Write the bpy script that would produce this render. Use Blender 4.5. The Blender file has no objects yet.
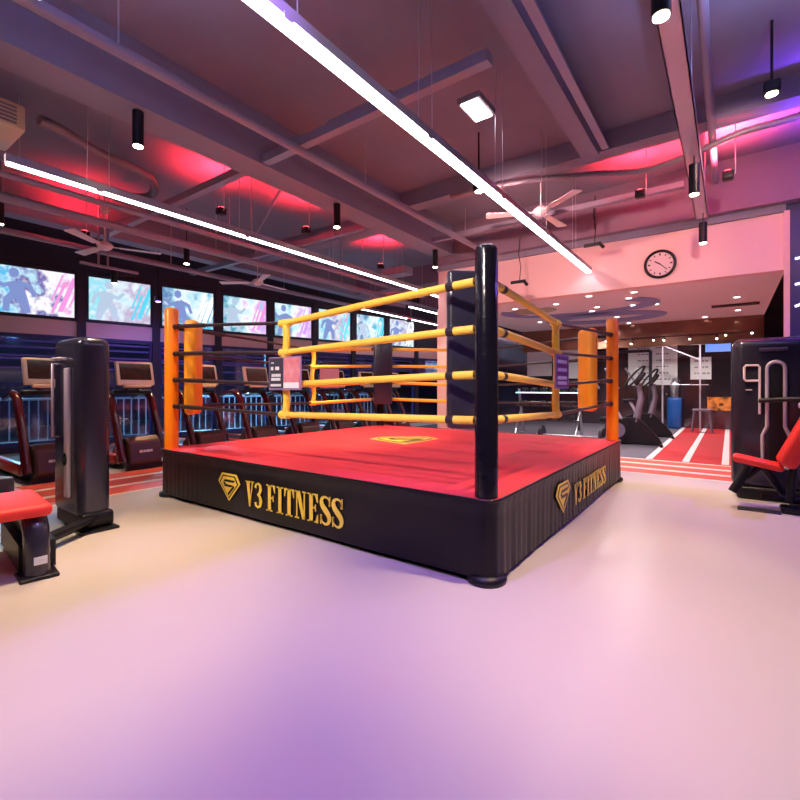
import bpy, bmesh, math, random
from mathutils import Vector, Matrix
random.seed(7)
PI = math.pi
sc = bpy.context.scene
col = sc.collection

# ------------------------------------------------------------ materials
def mat(name, rgb, rough=.5, metal=0.0, spec=.5, emit=None, es=0.0, coat=0.0, noise=0.0, nscale=8.0, bump=0.0, bscale=60.0, rgb2=None):
    m = bpy.data.materials.new(name); m.use_nodes = True
    nt = m.node_tree; b = nt.nodes['Principled BSDF']
    b.inputs['Base Color'].default_value = (*rgb, 1)
    b.inputs['Roughness'].default_value = rough
    b.inputs['Metallic'].default_value = metal
    b.inputs['Specular IOR Level'].default_value = spec
    b.inputs['Coat Weight'].default_value = coat
    if emit:
        b.inputs['Emission Color'].default_value = (*emit, 1)
        b.inputs['Emission Strength'].default_value = es
    if noise or rgb2:
        tc = nt.nodes.new('ShaderNodeTexCoord')
        n = nt.nodes.new('ShaderNodeTexNoise'); n.inputs['Scale'].default_value = nscale; n.inputs['Detail'].default_value = 4
        nt.links.new(tc.outputs['Object'], n.inputs['Vector'])
        mx = nt.nodes.new('ShaderNodeMix'); mx.data_type = 'RGBA'
        k = rgb2 or tuple(c*(1-noise) for c in rgb)
        mx.inputs[6].default_value = (*rgb, 1); mx.inputs[7].default_value = (*k, 1)
        nt.links.new(n.outputs['Fac'], mx.inputs[0]); nt.links.new(mx.outputs[2], b.inputs['Base Color'])
    if bump:
        tc = nt.nodes.new('ShaderNodeTexCoord')
        n = nt.nodes.new('ShaderNodeTexNoise'); n.inputs['Scale'].default_value = bscale; n.inputs['Detail'].default_value = 3
        nt.links.new(tc.outputs['Object'], n.inputs['Vector'])
        bp = nt.nodes.new('ShaderNodeBump'); bp.inputs['Strength'].default_value = bump; bp.inputs['Distance'].default_value = .02
        nt.links.new(n.outputs['Fac'], bp.inputs['Height']); nt.links.new(bp.outputs['Normal'], b.inputs['Normal'])
    return m

M = dict(
 floor=mat('polished_floor', (.63,.56,.52), .34, spec=.5, noise=.05, nscale=1.5),
 slab=mat('painted_slab', (.25,.245,.34), .8, noise=.2, nscale=2, bump=.1, bscale=20),
 beam=mat('painted_beam', (.29,.275,.38), .75, noise=.15, nscale=3),
 beamd=mat('dark_beam', (.25,.18,.26), .75, noise=.15, nscale=3),
 wall_dark=mat('dark_wall', (.035,.03,.06), .6),
 wall_navy=mat('navy_wall', (.03,.03,.16), .45),
 pinkwall=mat('pink_plaster', (.90,.62,.62), .75, noise=.03, nscale=2),
 lowceil=mat('low_ceiling', (.88,.76,.80), .6),
 lowswirl=mat('ceiling_swirl', (.32,.32,.62), .5),
 lowgreen=mat('ceiling_olive', (.45,.45,.30), .5),
 brown=mat('brown_mirror_panel', (.42,.20,.14), .14, metal=.6, noise=.6, nscale=3),
 rubberfloor=mat('grey_rubber', (.15,.145,.19), .6, noise=.3, nscale=30),
 turf=mat('red_turf', (.62,.03,.04), .8, noise=.15, nscale=40),
 stripe=mat('cream_line', (.95,.78,.62), .6),
 strawhite=mat('white_line', (.9,.85,.85), .6),
 vinyl=mat('black_vinyl', (.009,.008,.014), .16, spec=.6, bump=.25, bscale=9),
 navyvinyl=mat('navy_vinyl', (.030,.028,.055), .28, spec=.7, bump=.6, bscale=7),
 apron=mat('apron_vinyl', (.006,.004,.010), .34, spec=.3, bump=.3, bscale=5),
 mat_red=mat('red_canvas', (.82,.05,.07), .7, spec=.2, noise=.08, nscale=3, bump=.05, bscale=30),
 gold=mat('gold_print', (.90,.66,.08), .4),
 yellow=mat('yellow_sleeve', (1,.66,.08), .38, bump=.1, bscale=60),
 orange=mat('orange_vinyl', (.95,.24,.008), .25, spec=.6),
 orangepad=mat('orange_pad', (.95,.36,.015), .4, bump=.2, bscale=12),
 ropeblk=mat('black_rope', (.02,.012,.02), .4),
 chrome=mat('chrome', (.8,.8,.82), .15, metal=1),
 steel=mat('brushed_steel', (.55,.55,.6), .3, metal=.9),
 black=mat('black_plastic', (.008,.007,.012), .42, spec=.35),
 blacksh=mat('graphite_gloss', (.040,.036,.065), .22, metal=.3, spec=.7),
 darkmetal=mat('dark_metal', (.05,.045,.06), .35, metal=.6),
 silvertrim=mat('silver_trim', (.62,.55,.66), .35, metal=.2),
 pinktrim=mat('pale_trim', (.92,.80,.90), .4),
 redpad=mat('red_upholstery', (.85,.03,.025), .55),
 redgloss=mat('dark_red_gloss', (.09,.007,.010), .2, coat=.5),
 reddeck=mat('red_deck_side', (.45,.03,.02), .3),
 bronze=mat('bronze_shroud', (.10,.05,.04), .35, metal=.3),
 beige=mat('champagne_frame', (.92,.74,.52), .3, metal=.2),
 screendk=mat('dark_screen', (.01,.006,.006), .12, noise=.5, nscale=12, rgb2=(.10,.05,.02)),
 belt=mat('belt', (.02,.02,.025), .7),
 white=mat('white_paint', (.82,.78,.80), .4),
 paper=mat('white_print', (.85,.85,.9), .5),
 fan=mat('fan_white', (.95,.80,.82), .4),
 led=mat('led_tube', (1,1,1), .5, emit=(.96,.93,1), es=9),
 alum=mat('aluminium_profile', (.35,.32,.38), .4, metal=.5),
 bulb=mat('warm_lens', (1,.9,.7), .5, emit=(1,.86,.62), es=30),
 dot=mat('downlight_lens', (1,1,1), .5, emit=(1,.93,.86), es=8),
 redlens=mat('red_lens', (1,.1,.1), .5, emit=(1,.05,.06), es=12),
 violetlens=mat('violet_lens', (.5,.2,1), .5, emit=(.45,.2,1), es=12),
 neon=mat('neon_line', (.8,.7,1), .5, emit=(.75,.65,1), es=3.5),
 cyanl=mat('cyan_light', (.3,.9,1), .5, emit=(.3,.85,1), es=2.5),
 blue=mat('blue_vinyl', (.02,.12,.45), .35),
 board=mat('pale_board', (.80,.84,.84), .4),
 clockface=mat('clock_face', (.80,.62,.66), .5),
 purpleprint=mat('purple_print', (.22,.03,.20), .4),
 redprint=mat('red_print', (.62,.05,.10), .4, noise=.7, nscale=14, rgb2=(.85,.45,.5)),
 pinkprint=mat('pink_panel', (.85,.42,.52), .5),
 sign=mat('violet_board', (.35,.22,.45), .4),
 pipe=mat('painted_pipe', (.32,.29,.40), .45, metal=.2),
 foil=mat('ribbed_duct', (.24,.20,.25), .45, metal=.4, bump=.4, bscale=25),
 bluebar=mat('blue_blind_bar', (.14,.10,.45), .35, metal=.3),
 copper=mat('glow_lamp', (1,.5,.2), .5, emit=(1,.38,.12), es=3),
 bluescreen=mat('blue_sign_screen', (.2,.4,.9), .4, emit=(.16,.30,.85), es=.8),
 peach=mat('peach_sign', (.9,.5,.4), .4, emit=(1,.45,.35), es=.5),
 art_pink=mat('art_pink',(.5,.1,.4),.5,emit=(.80,.30,.70),es=.9), art_cyan=mat('art_cyan',(.1,.5,.7),.5,emit=(.10,.62,.80),es=.9), art_white=mat('art_white',(.8,.8,.8),.5,emit=(.9,1,1),es=1),
 art_violet=mat('art_violet',(.4,.2,.6),.5,emit=(.55,.30,.80),es=.9), art_blue=mat('art_blue',(.05,.1,.3),.5,emit=(.22,.30,.62),es=.8), art_grey=mat('art_grey',(.2,.25,.3),.5,emit=(.42,.55,.70),es=.9),
 trackred=mat('track_red', (.80,.10,.045), .55, noise=.1, nscale=20),
 mirror=mat('smoked_mirror', (.20,.15,.19), .12, metal=.85, noise=.5, nscale=1.5),
 greytrim=mat('grey_trim', (.20,.17,.23), .4, metal=.2),
 navydeep=mat('night_ground', (.01,.012,.03), .8),
)

def pane_mat():
    m = bpy.data.materials.new('window_glass'); m.use_nodes = True; nt = m.node_tree
    nt.nodes.clear()
    o = nt.nodes.new('ShaderNodeOutputMaterial'); mx = nt.nodes.new('ShaderNodeMixShader')
    t = nt.nodes.new('ShaderNodeBsdfTransparent'); g = nt.nodes.new('ShaderNodeBsdfGlossy')
    t.inputs[0].default_value = (.75,.8,.95,1); g.inputs['Roughness'].default_value = .08; g.inputs[0].default_value = (.6,.6,.9,1)
    mx.inputs[0].default_value = .16
    nt.links.new(t.outputs[0], mx.inputs[1]); nt.links.new(g.outputs[0], mx.inputs[2]); nt.links.new(mx.outputs[0], o.inputs[0])
    return m
M['glass'] = pane_mat()

def art_mat(name, seed, cols, strength=1.0):
    """backlit advertising picture: bands of colour along the picture, broken by soft noise"""
    m = bpy.data.materials.new(name); m.use_nodes = True; nt = m.node_tree; nt.nodes.clear()
    N = nt.nodes.new; L = nt.links.new
    o = N('ShaderNodeOutputMaterial'); em = N('ShaderNodeEmission'); tc = N('ShaderNodeTexCoord'); mp = N('ShaderNodeMapping')
    mp.inputs['Location'].default_value = (seed*3.7, seed*1.3, seed*.7)
    L(tc.outputs['Object'], mp.inputs[0])
    n = N('ShaderNodeTexNoise'); n.inputs['Scale'].default_value = 3.2; n.inputs['Detail'].default_value = 3
    L(mp.outputs[0], n.inputs['Vector'])
    sp = N('ShaderNodeSeparateXYZ'); L(tc.outputs['Generated'], sp.inputs[0])
    k1 = N('ShaderNodeMath'); k1.operation = 'MULTIPLY_ADD'; k1.inputs[1].default_value = .55; L(sp.outputs[1], k1.inputs[0])
    k2 = N('ShaderNodeMath'); k2.operation = 'MULTIPLY_ADD'; k2.inputs[1].default_value = 1.3; k2.inputs[2].default_value = -.42; L(n.outputs['Fac'], k2.inputs[0]); L(k2.outputs[0], k1.inputs[2])
    r = N('ShaderNodeValToRGB'); e = r.color_ramp.elements
    e[0].position = .0; e[0].color = (*cols[0],1); e[1].position = 1; e[1].color = (*cols[-1],1)
    for i, c in enumerate(cols[1:-1]):
        x = e.new((i+1)/(len(cols)-1)); x.color = (*c,1)
    L(k1.outputs[0], r.inputs[0]); L(r.outputs[0], em.inputs[0]); em.inputs[1].default_value = strength
    L(em.outputs[0], o.inputs[0])
    return m

# ------------------------------------------------------------ mesh builder
class MB:
    def __init__(s): s.v=[]; s.f=[]; s.m=[]; s.sm=[]
    def add(s, vs, fs, mi=0, smooth=False, T=None):
        k=len(s.v)
        for v in vs:
            v=Vector(v)
            if T is not None: v=T@v
            s.v.append(v)
        for f in fs: s.f.append([k+i for i in f]); s.m.append(mi); s.sm.append(smooth)
    def box(s, x0,y0,z0,x1,y1,z1, mi=0, T=None):
        s.add([(x,y,z) for x in (x0,x1) for y in (y0,y1) for z in (z0,z1)],
              [(0,1,3,2),(4,6,7,5),(0,4,5,1),(2,3,7,6),(0,2,6,4),(1,5,7,3)], mi, False, T)
    def rbox(s, x0,y0,z0,x1,y1,z1, r=.02, mi=0, T=None, seg=3):
        bm=bmesh.new(); bmesh.ops.create_cube(bm,size=1)
        for v in bm.verts: v.co=Vector(((x0+x1)/2+v.co.x*(x1-x0),(y0+y1)/2+v.co.y*(y1-y0),(z0+z1)/2+v.co.z*(z1-z0)))
        bmesh.ops.bevel(bm,geom=bm.edges[:],offset=min(r,.49*min(x1-x0,y1-y0,z1-z0)),segments=seg,affect='EDGES',profile=.5)
        bm.verts.index_update()
        s.add([v.co.copy() for v in bm.verts],[[v.index for v in f.verts] for f in bm.faces],mi,True,T); bm.free()
    def tube(s, pts, r, n=10, mi=0, caps=True, T=None, flat=1.0):
        pts=[Vector(p) for p in pts]; k=len(pts); vs=[]; fs=[]
        rs = r if isinstance(r,(list,tuple)) else [r]*k
        ref=None
        for i,p in enumerate(pts):
            d=(pts[min(i+1,k-1)]-pts[max(i-1,0)]).normalized()
            if ref is None:
                ref = Vector((0,0,1)) if abs(d.z)<.9 else Vector((1,0,0))
            a=d.cross(ref).normalized(); b=a.cross(d).normalized(); ref=b
            for j in range(n):
                t=2*PI*j/n; vs.append(p+a*math.cos(t)*rs[i]*flat+b*math.sin(t)*rs[i])
        for i in range(k-1):
            for j in range(n): fs.append((i*n+j,i*n+(j+1)%n,(i+1)*n+(j+1)%n,(i+1)*n+j))
        s.add(vs,fs,mi,True,T)
        if caps:
            s.add(vs[:n],[list(range(n))[::-1]],mi,False,T); s.add(vs[-n:],[list(range(n))],mi,False,T)
    def cyl(s,x,y,z0,z1,r,n=24,mi=0,T=None,r2=None):
        s.tube([(x,y,z0),(x,y,z1)],[r,r2 if r2 is not None else r],n,mi,True,T)
    def lathe(s, prof, n=24, mi=0, T=None):
        vs=[];fs=[]
        for (r,z) in prof:
            for j in range(n): vs.append((r*math.cos(2*PI*j/n),r*math.sin(2*PI*j/n),z))
        for i in range(len(prof)-1):
            for j in range(n): fs.append((i*n+j,i*n+(j+1)%n,(i+1)*n+(j+1)%n,(i+1)*n+j))
        s.add(vs,fs,mi,True,T)
    def prism(s, poly, h0, h1, mi=0, T=None):
        """poly in local XY, extruded in Z"""
        n=len(poly); vs=[(x,y,h0) for x,y in poly]+[(x,y,h1) for x,y in poly]
        fs=[list(range(n))[::-1],list(range(n,2*n))]+[(i,(i+1)%n,n+(i+1)%n,n+i) for i in range(n)]
        s.add(vs,fs,mi,False,T)
    def ribbon(s, pts, ws, h0, h1, mi=0, T=None):
        k=len(pts); L=[];R=[]
        for i,p in enumerate(pts):
            a=pts[max(i-1,0)]; b=pts[min(i+1,k-1)]
            d=Vector((b[0]-a[0],b[1]-a[1])).normalized(); w=(ws[i] if isinstance(ws,list) else ws)/2
            L.append((p[0]-d.y*w,p[1]+d.x*w)); R.append((p[0]+d.y*w,p[1]-d.x*w))
        for i in range(k-1): s.prism([L[i],R[i],R[i+1],L[i+1]],h0,h1,mi,T)
    def build(s, name, mats, parent=None, loc=None, bevel=0, **tags):
        me=bpy.data.meshes.new(name); me.from_pydata(s.v,[],s.f)
        if not isinstance(mats,(list,tuple)): mats=[mats]
        for m in mats: me.materials.append(M[m] if isinstance(m,str) else m)
        for p,mi,sm in zip(me.polygons,s.m,s.sm): p.material_index=mi; p.use_smooth=sm
        bm=bmesh.new(); bm.from_mesh(me); bmesh.ops.recalc_face_normals(bm,faces=bm.faces); bm.to_mesh(me); bm.free()
        me.update()
        o=bpy.data.objects.new(name,me); col.objects.link(o)
        if parent: o.parent=parent
        if loc: o.location=loc
        if bevel:
            b=o.modifiers.new('bevel','BEVEL'); b.width=bevel; b.segments=2; b.limit_method='ANGLE'
        for k,v in tags.items(): o[k]=v
        return o

def thing(name, label, cat, loc=(0,0,0), rz=0, group=None):
    o=bpy.data.objects.new(name,None); col.objects.link(o); o.location=loc; o.rotation_euler=(0,0,rz)
    o.empty_display_size=.1
    o['label']=label; o['category']=cat
    if group: o['group']=group
    return o
def tg(label,cat,group=None):
    d=dict(label=label,category=cat)
    if group: d['group']=group
    return d
def copy_tree(o, parent=None):
    c=o.copy(); col.objects.link(c)
    if parent: c.parent=parent
    for ch in [x for x in o.children]: copy_tree(ch,c)
    return c
ST=dict(kind='structure')
def rotz(a): return Matrix.Rotation(a,4,'Z')
def TT(x,y,z): return Matrix.Translation((x,y,z))

# ------------------------------------------------------------ camera
cam=bpy.data.cameras.new('camera'); co=bpy.data.objects.new('camera',cam); col.objects.link(co)
co.location=(0,0,1.25); co.rotation_euler=(PI/2,0,math.radians(35.95))
cam.sensor_width=36; cam.lens=455/800*36; cam.shift_y=-13/800; cam.clip_start=.05; cam.clip_end=100
sc.camera=co

# ------------------------------------------------------------ the room
ZC=4.5
WA=Vector((-10.9,2.46,0)); WB=Vector((-9.36,10.8,0)); WD=(WB-WA).normalized(); WN=Vector((WD.y,-WD.x,0))  # WN into the room
WT=Matrix(((WD.x,WN.x,0,WA.x),(WD.y,WN.y,0,WA.y),(0,0,1,0),(0,0,0,1)))   # local x = along the wall, y = into the room
b=MB(); b.box(-18,-6,-.1,5,19,0); b.build('floor','floor',**ST)
b=MB(); b.box(-14,-6,ZC,5,19,ZC+.15); b.build('ceiling','slab',**ST)
b=MB(); b.box(5,-6,0,5.15,19,ZC); b.build('wall_right','wall_dark',**ST)
b=MB(); b.box(-14,-6.15,0,5,-6,ZC); b.build('wall_near','wall_dark',**ST)
b=MB(); b.box(-14,16.5,0,5,16.65,ZC); b.build('wall_far','mirror',**ST)
# left wall: soffit above, pink band under the light boxes, sill
b=MB(); b.box(-9,-.2,3.62,15,0,ZC,T=WT); b.box(-9,-.2,2.6,15,-.12,3.62,T=WT); b.build('wall_left','wall_dark',**ST)
b=MB(); b.box(-9,-.16,2.27,15,-.02,2.58,T=WT); b.build('trim_1','pinkwall',**ST)
b=MB(); b.box(-9,-.14,0,15,0,.12,T=WT); b.build('trim_2','wall_dark',**ST)
# header wall carrying the clock, and its pier
b=MB(); b.box(-4.95,8.2,2.87,.62,8.4,3.72); b.build('wall_header','pinkwall',**ST)
b=MB(); b.box(-4.95,8.14,3.66,.62,8.2,3.76); b.build('trim_3','beam',**ST)
b=MB(); b.box(-4.95,8.0,3.76,5,8.45,ZC); b.build('trim_4','beamd',**ST)
b=MB(); b.box(-4.98,8.2,0,-4.68,8.5,2.87); b.build('trim_5','pinkwall',**ST)
b=MB(); b.box(-4.95,8.4,2.87,.62,16.5,2.93)
b.build('ceiling_low','lowceil',**ST)
b=MB(); b.box(-4.95,8.4,2.93,-4.88,16.5,ZC); b.build('wall_side','wall_dark',**ST)
b=MB(); b.box(-4.95,13,2.27,.62,13.12,2.87); b.build('wall_bulkhead','brown',**ST)
b=MB(); b.box(.62,8.2,0,5,8.4,3.76); b.build('wall_back','wall_navy',**ST)
b=MB(); b.box(.60,8.12,0,.66,8.2,3.66); b.build('trim_6','pinkwall',**ST)
# painted swirls on the low ceiling
def arc_band(b,cx,cy,rx,ry,w,a0,a1,z0,z1,mi=0,n=36):
    for i in range(n):
        t0=a0+(a1-a0)*i/n; t1=a0+(a1-a0)*(i+1)/n
        q=[(cx+rx*math.cos(t0),cy+ry*math.sin(t0)),(cx+rx*math.cos(t1),cy+ry*math.sin(t1)),
           (cx+(rx-w)*math.cos(t1),cy+(ry-w*1.3)*math.sin(t1)),(cx+(rx-w)*math.cos(t0),cy+(ry-w*1.3)*math.sin(t0))]
        b.prism(q,z0,z1,mi)
b=MB(); arc_band(b,-2.6,9.7,1.55,1.0,.32,-.6,3.6,2.855,2.869); arc_band(b,-2.4,11.4,1.3,.9,.45,0,2*PI,2.855,2.869); b.build('trim_7','lowswirl',**ST)
b=MB(); b.prism([(-3.4+.5*math.cos(t*PI/12),9.5+.35*math.sin(t*PI/12)) for t in range(24)],2.857,2.869); b.build('trim_8','lowgreen',**ST)
# beams of the slab
k=9
for (x0,y0,z0,x1,y1,z1,m) in [(-4.9,-6,3.9,-4.5,8.0,ZC,'beam'),(-9.3,-6,3.95,-9.0,16.5,ZC,'beam'),
                              (-14,6.6,4.2,-4.9,6.9,ZC,'beam'),(-4.5,6.2,4.25,5,6.45,ZC,'beam'),(-14,10.2,4.0,-4.95,10.6,ZC,'beamd'),(-14,13.4,4.0,-4.95,13.8,ZC,'beamd'),
                              (-14,-.4,4.15,5,-.1,ZC,'beam'),(-1.55,-6,4.2,-1.35,6.2,ZC,'beam')]:
    b=MB(); b.box(x0,y0,z0,x1,y1,z1); b.build('trim_%d'%k,m,**ST); k+=1
# rubber floor behind the ring
b=MB(); b.box(-8,8.95,0,-1.2,16.5,.006); b.build('floor_rubber','rubberfloor',**ST)

# track markings
b=MB()
z0,z1=0,.006
b.box(-7.19,-4,0,-5.75,7.25,.004,1)
for i in range(3):
    x=-7.16+i*.50; b.box(x,-4,.004,x+.36,7.25,.008,0)
b.build('running_track',['trackred','stripe'],**tg('red and cream striped running track on the floor along the left of the ring','floor marking'))
b=MB()
b.box(-5.7,7.35,0,1.6,8.85,.004,1)
for i in range(3):
    y=7.42+i*.5; b.box(-5.7,y,.004,1.6,y+.32,.008,0)
b.build('running_track',['trackred','stripe'],**tg('red and cream striped running track crossing the floor behind the ring','floor marking'))
b=MB()
b.box(-1.14,8.9,0,1.2,16.45,.006,0)
for x in (-1.14,-.6,-.06,.48): b.box(x-.05,8.92,.006,x+.05,16.4,.010,1)
b.build('sprint_turf',['turf','strawhite'],**tg('red turf sprint lanes with white lines leading to the far wall','turf'))

# ------------------------------------------------------------ windows and light boxes on the left wall
PI_T=1.39
def bay(t): return t
cols_art=[[(.75,.95,1),(.10,.50,.85),(.55,.85,1),(.18,.12,.42),(.95,.95,1),(.95,.9,1),(.85,.30,.70),(1,.55,.45)],
          [(.9,.97,1),(.3,.75,.9),(.75,.9,1),(.55,.45,.65),(.9,.97,1),(.1,.55,.75)],
          [(.9,.97,1),(.1,.25,.5),(.55,.85,.98),(.95,.98,1),(.05,.5,.75),(.4,.8,.95)],
          [(.85,.98,1),(.06,.3,.45),(.6,.88,.95),(.97,.97,1),(.75,.45,.9),(.3,.7,.85)]]
sx=[(-.06+PI_T*i, 1.17+PI_T*i) for i in range(-3,11)]
labs={0:'leftmost backlit advertising light box with pink and blue athlete picture above the windows',
      1:'second backlit light box from the left, pale cyan athlete picture above the windows',
      2:'third backlit light box from the left, just left of and behind the orange ring post',
      3:'fourth backlit light box from the left, just right of the orange corner pad',
      4:'fifth backlit light box from the left, violet picture behind the left ring ropes',
      5:'sixth backlit light box from the left, cyan picture seen through the upper yellow ropes',
      6:'seventh backlit light box from the left, pale cyan picture, seen between the upper yellow ropes',
      7:'eighth and farthest visible backlit light box, cyan picture above the far treadmills'}
for i,(a,c) in enumerate(sx):
    n=i-3
    if n<0 or n>7: continue
    t=thing('light_box', labs[n],'light box', group='backlit picture boxes above the windows')
    f=MB()
    for (x0,z0,x1,z1) in [(a,2.58,c,2.64),(a,3.52,c,3.6),(a,2.64,a+.04,3.52),(c-.04,2.64,c,3.52)]: f.box(x0,-.1,z0,x1,.02,z1,T=WT)
    f.build('frame','wall_dark',t)
    p=MB(); p.box(a+.04,-.06,2.64,c-.04,-.02,3.52,T=WT)
    pp=p.build('picture',art_mat('backlit_picture_%d'%n,n+1,cols_art[[0,1,2,3,3,1,2,1][n]],.85),t)
    # slanting strokes and a leaning figure printed in the picture
    PTR=WT@Matrix(((1,0,0,a),(0,0,1,-.018),(0,1,0,2.64),(0,0,0,1)))
    q=MB()
    for (x0,w,h0,h1) in [(.78,.05,.06,.62),(.88,.09,.10,.80),(1.02,.035,.20,.70),(.70,.03,.30,.84)]:
        q.prism([(x0+h0*.35,h0),(x0+w+h0*.35,h0),(x0+w+h1*.35,h1),(x0+h1*.35,h1)] if x0+w+h1*.35<1.34 else [(x0+h0*.35,h0),(x0+w+h0*.35,h0),(1.33,h1*.8),(1.33-w,h1*.8)],0,.002,0,PTR)
    q.build('printed_stroke',['art_pink','art_cyan','art_white','art_pink','art_violet','art_cyan','art_cyan','art_white'][n],pp)
    q=MB(); fx=.30+.06*(n%3); st=1 if n%2 else -1
    pts=[(-.16*st,.02),(-.10*st,.22),(-.02*st,.40),(.03*st,.58)]
    q.ribbon([(fx+x_,y_) for x_,y_ in pts],[.10,.15,.22,.24],0,.002,0,PTR)
    q.ribbon([(fx+.16*st,.03),(fx+.14*st,.24),(fx,.40)],[.08,.12,.16],0,.0015,0,PTR)
    q.ribbon([(fx,.58),(fx+.20*st,.50),(fx+.32*st,.62)],[.09,.08,.06],0,.0025,0,PTR)
    q.ribbon([(fx,.60),(fx-.20*st,.52),(fx-.26*st,.34)],[.09,.08,.06],0,.003,0,PTR)
    q.prism([(fx+.04*st+.075*math.cos(t_*PI/8),.76+.09*math.sin(t_*PI/8)) for t_ in range(16)],0,.002,0,PTR)
    q.build('printed_figure',['art_blue','art_grey','art_blue','art_grey','art_blue','art_blue','art_grey','art_blue'][n],pp)
for i,(a,c) in enumerate(sx):
    n=i-3
    b=MB(); b.box(c+.0,-.16,0,c+.15,.04,3.62,T=WT); b.build('trim_%d'%k,'wall_dark',**ST); k+=1
    # window under it
    f=MB(); w0,w1=c-PI_T+.15,c
    for (x0,z0,x1,z1) in [(w0,.12,w1,.2),(w0,2.2,w1,2.27),(w0,.2,w0+.05,2.2),(w1-.05,.2,w1,2.2),(w0,1.28,w1,1.33)]: f.box(x0,-.1,z0,x1,-.02,z1,T=WT)
    fr=f.build('window_%d'%(i+1),'wall_navy',**ST)
    g=MB(); g.box(w0+.05,-.07,.2,w1-.05,-.06,2.2,T=WT); g.build('pane','glass',fr)
    if n>=0:
        f=MB()
        for z in (2.12,2.0,1.84,1.78,1.6): f.box(w0+.06,-.05,z,w1-.06,-.035,z+.035,T=WT)
        f.build('window_blind','bluebar',fr)  # blue bars stand in for reflections of the room in the glass
# night outside: ground, lit railing
b=MB(); b.box(-9,-7,-.3,15,-.2,-.1,T=WT); b.build('ground','navydeep',**ST)
for i,(a,c) in enumerate(sx):
    if i<2 or i>9: continue
    t=thing('railing','white railing outside the windows, lit cyan, seen behind the treadmills','railing',group='lit railing bays outside the windows')
    r=MB(); r.tube([(a+.01,-.8,1.0),(a+1.38,-.8,1.0)],.025,8,T=WT); r.build('rail','white',t)
    r=MB(); r.tube([(a+.01,-.8,.12),(a+1.38,-.8,.12)],.02,8,T=WT); r.build('rail','white',t)
    for j in range(9):
        x=a+.08+j*.153
        r=MB(); r.tube([(x,-.8,.12),(x,-.8,1.0)],.014,6,T=WT); r.build('baluster','white',t)

# ------------------------------------------------------------ boxing ring
X0,X1,Y0,Y1=-5.32,-1.185,2.62,6.69; RC=.09; ZM=.54
ring=thing('boxing_ring','raised boxing ring with red canvas, black skirt and yellow and black ropes','boxing ring',(-3.24,4.67,0))
RO=Vector((-3.24,4.67,0))
def rl(x,y,z): return (x-RO.x,y-RO.y,z)
RT=TT(-RO.x,-RO.y,0)
cc=[(X0+RC,Y0+RC),(X1-RC,Y0+RC),(X1-RC,Y1-RC),(X0+RC,Y1-RC)]
# skirt path (closed, counterclockwise), pleated
path=[]
def seg(p,q,n):
    for i in range(n): path.append((p[0]+(q[0]-p[0])*i/n,p[1]+(q[1]-p[1])*i/n,(q[1]-p[1],-(q[0]-p[0]))))
def arc(c,a0):
    for i in range(8):
        a=a0+PI/2*i/8; path.append((c[0]+RC*math.cos(a),c[1]+RC*math.sin(a),(math.cos(a),math.sin(a),1)))
arc(cc[0],PI); seg((X0+RC,Y0),(X1-RC,Y0),150); arc(cc[1],-PI/2); seg((X1,Y0+RC),(X1,Y1-RC),240); arc(cc[2],0); seg((X1-RC,Y1),(X0+RC,Y1),60); arc(cc[3],PI/2); seg((X0,Y1-RC),(X0,Y0+RC),60)
def pleat(x,y,z):
    d=(ZM-z)/ZM
    if abs(x-X1)<.01: return (.004*math.sin(y*62)+.003*math.sin(y*23+1))*(.3+.9*d)+.006*math.sin(y*3.1)*d
    if abs(y-Y0)<.01:
        lf=max(0,min(1,(-4.3-x)/.4))
        return .005*math.sin(x*5+z*3)*d+.004*lf*math.sin(x*70)*d
    return .005*math.sin((x+y)*30)*d
vs=[];fs=[]; zs=[.035,.10,.18,.26,.34,.42,.47,.50,.535]; n=len(path)
for zi in zs:
    for (x,y,nn) in path:
        nv=Vector((nn[0],nn[1],0)).normalized()
        o=pleat(x,y,zi)+(.008 if zi>.49 else 0)
        vs.append(rl(x+nv.x*o,y+nv.y*o,zi))
for a in range(len(zs)-1):
    for i in range(n): fs.append((a*n+i,a*n+(i+1)%n,(a+1)*n+(i+1)%n,(a+1)*n+i))
b=MB(); b.add(vs,fs,0,True); skirt=b.build('apron_skirt','apron',ring)
b=MB(); b.prism([(p[0]*1-0,p[1]) for p in path],.5,ZM,0,RT); b.build('canvas_mat','mat_red',ring)
canvas=[o for o in ring.children if o.name.startswith('canvas_mat')][0]
b=MB()
pp=[(p[0]+Vector((p[2][0],p[2][1])).normalized().x*.010,p[1]+Vector((p[2][0],p[2][1])).normalized().y*.010,ZM-.006) for p in path]
b.tube([rl(*p) for p in pp]+[rl(*pp[0])],.012,6,caps=False); b.build('edge_piping','apron',ring)
b=MB(); b.box(X0+.12,Y0+.12,.05,X1-.12,Y1-.12,.49,T=RT); b.build('platform','black',ring)

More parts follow.
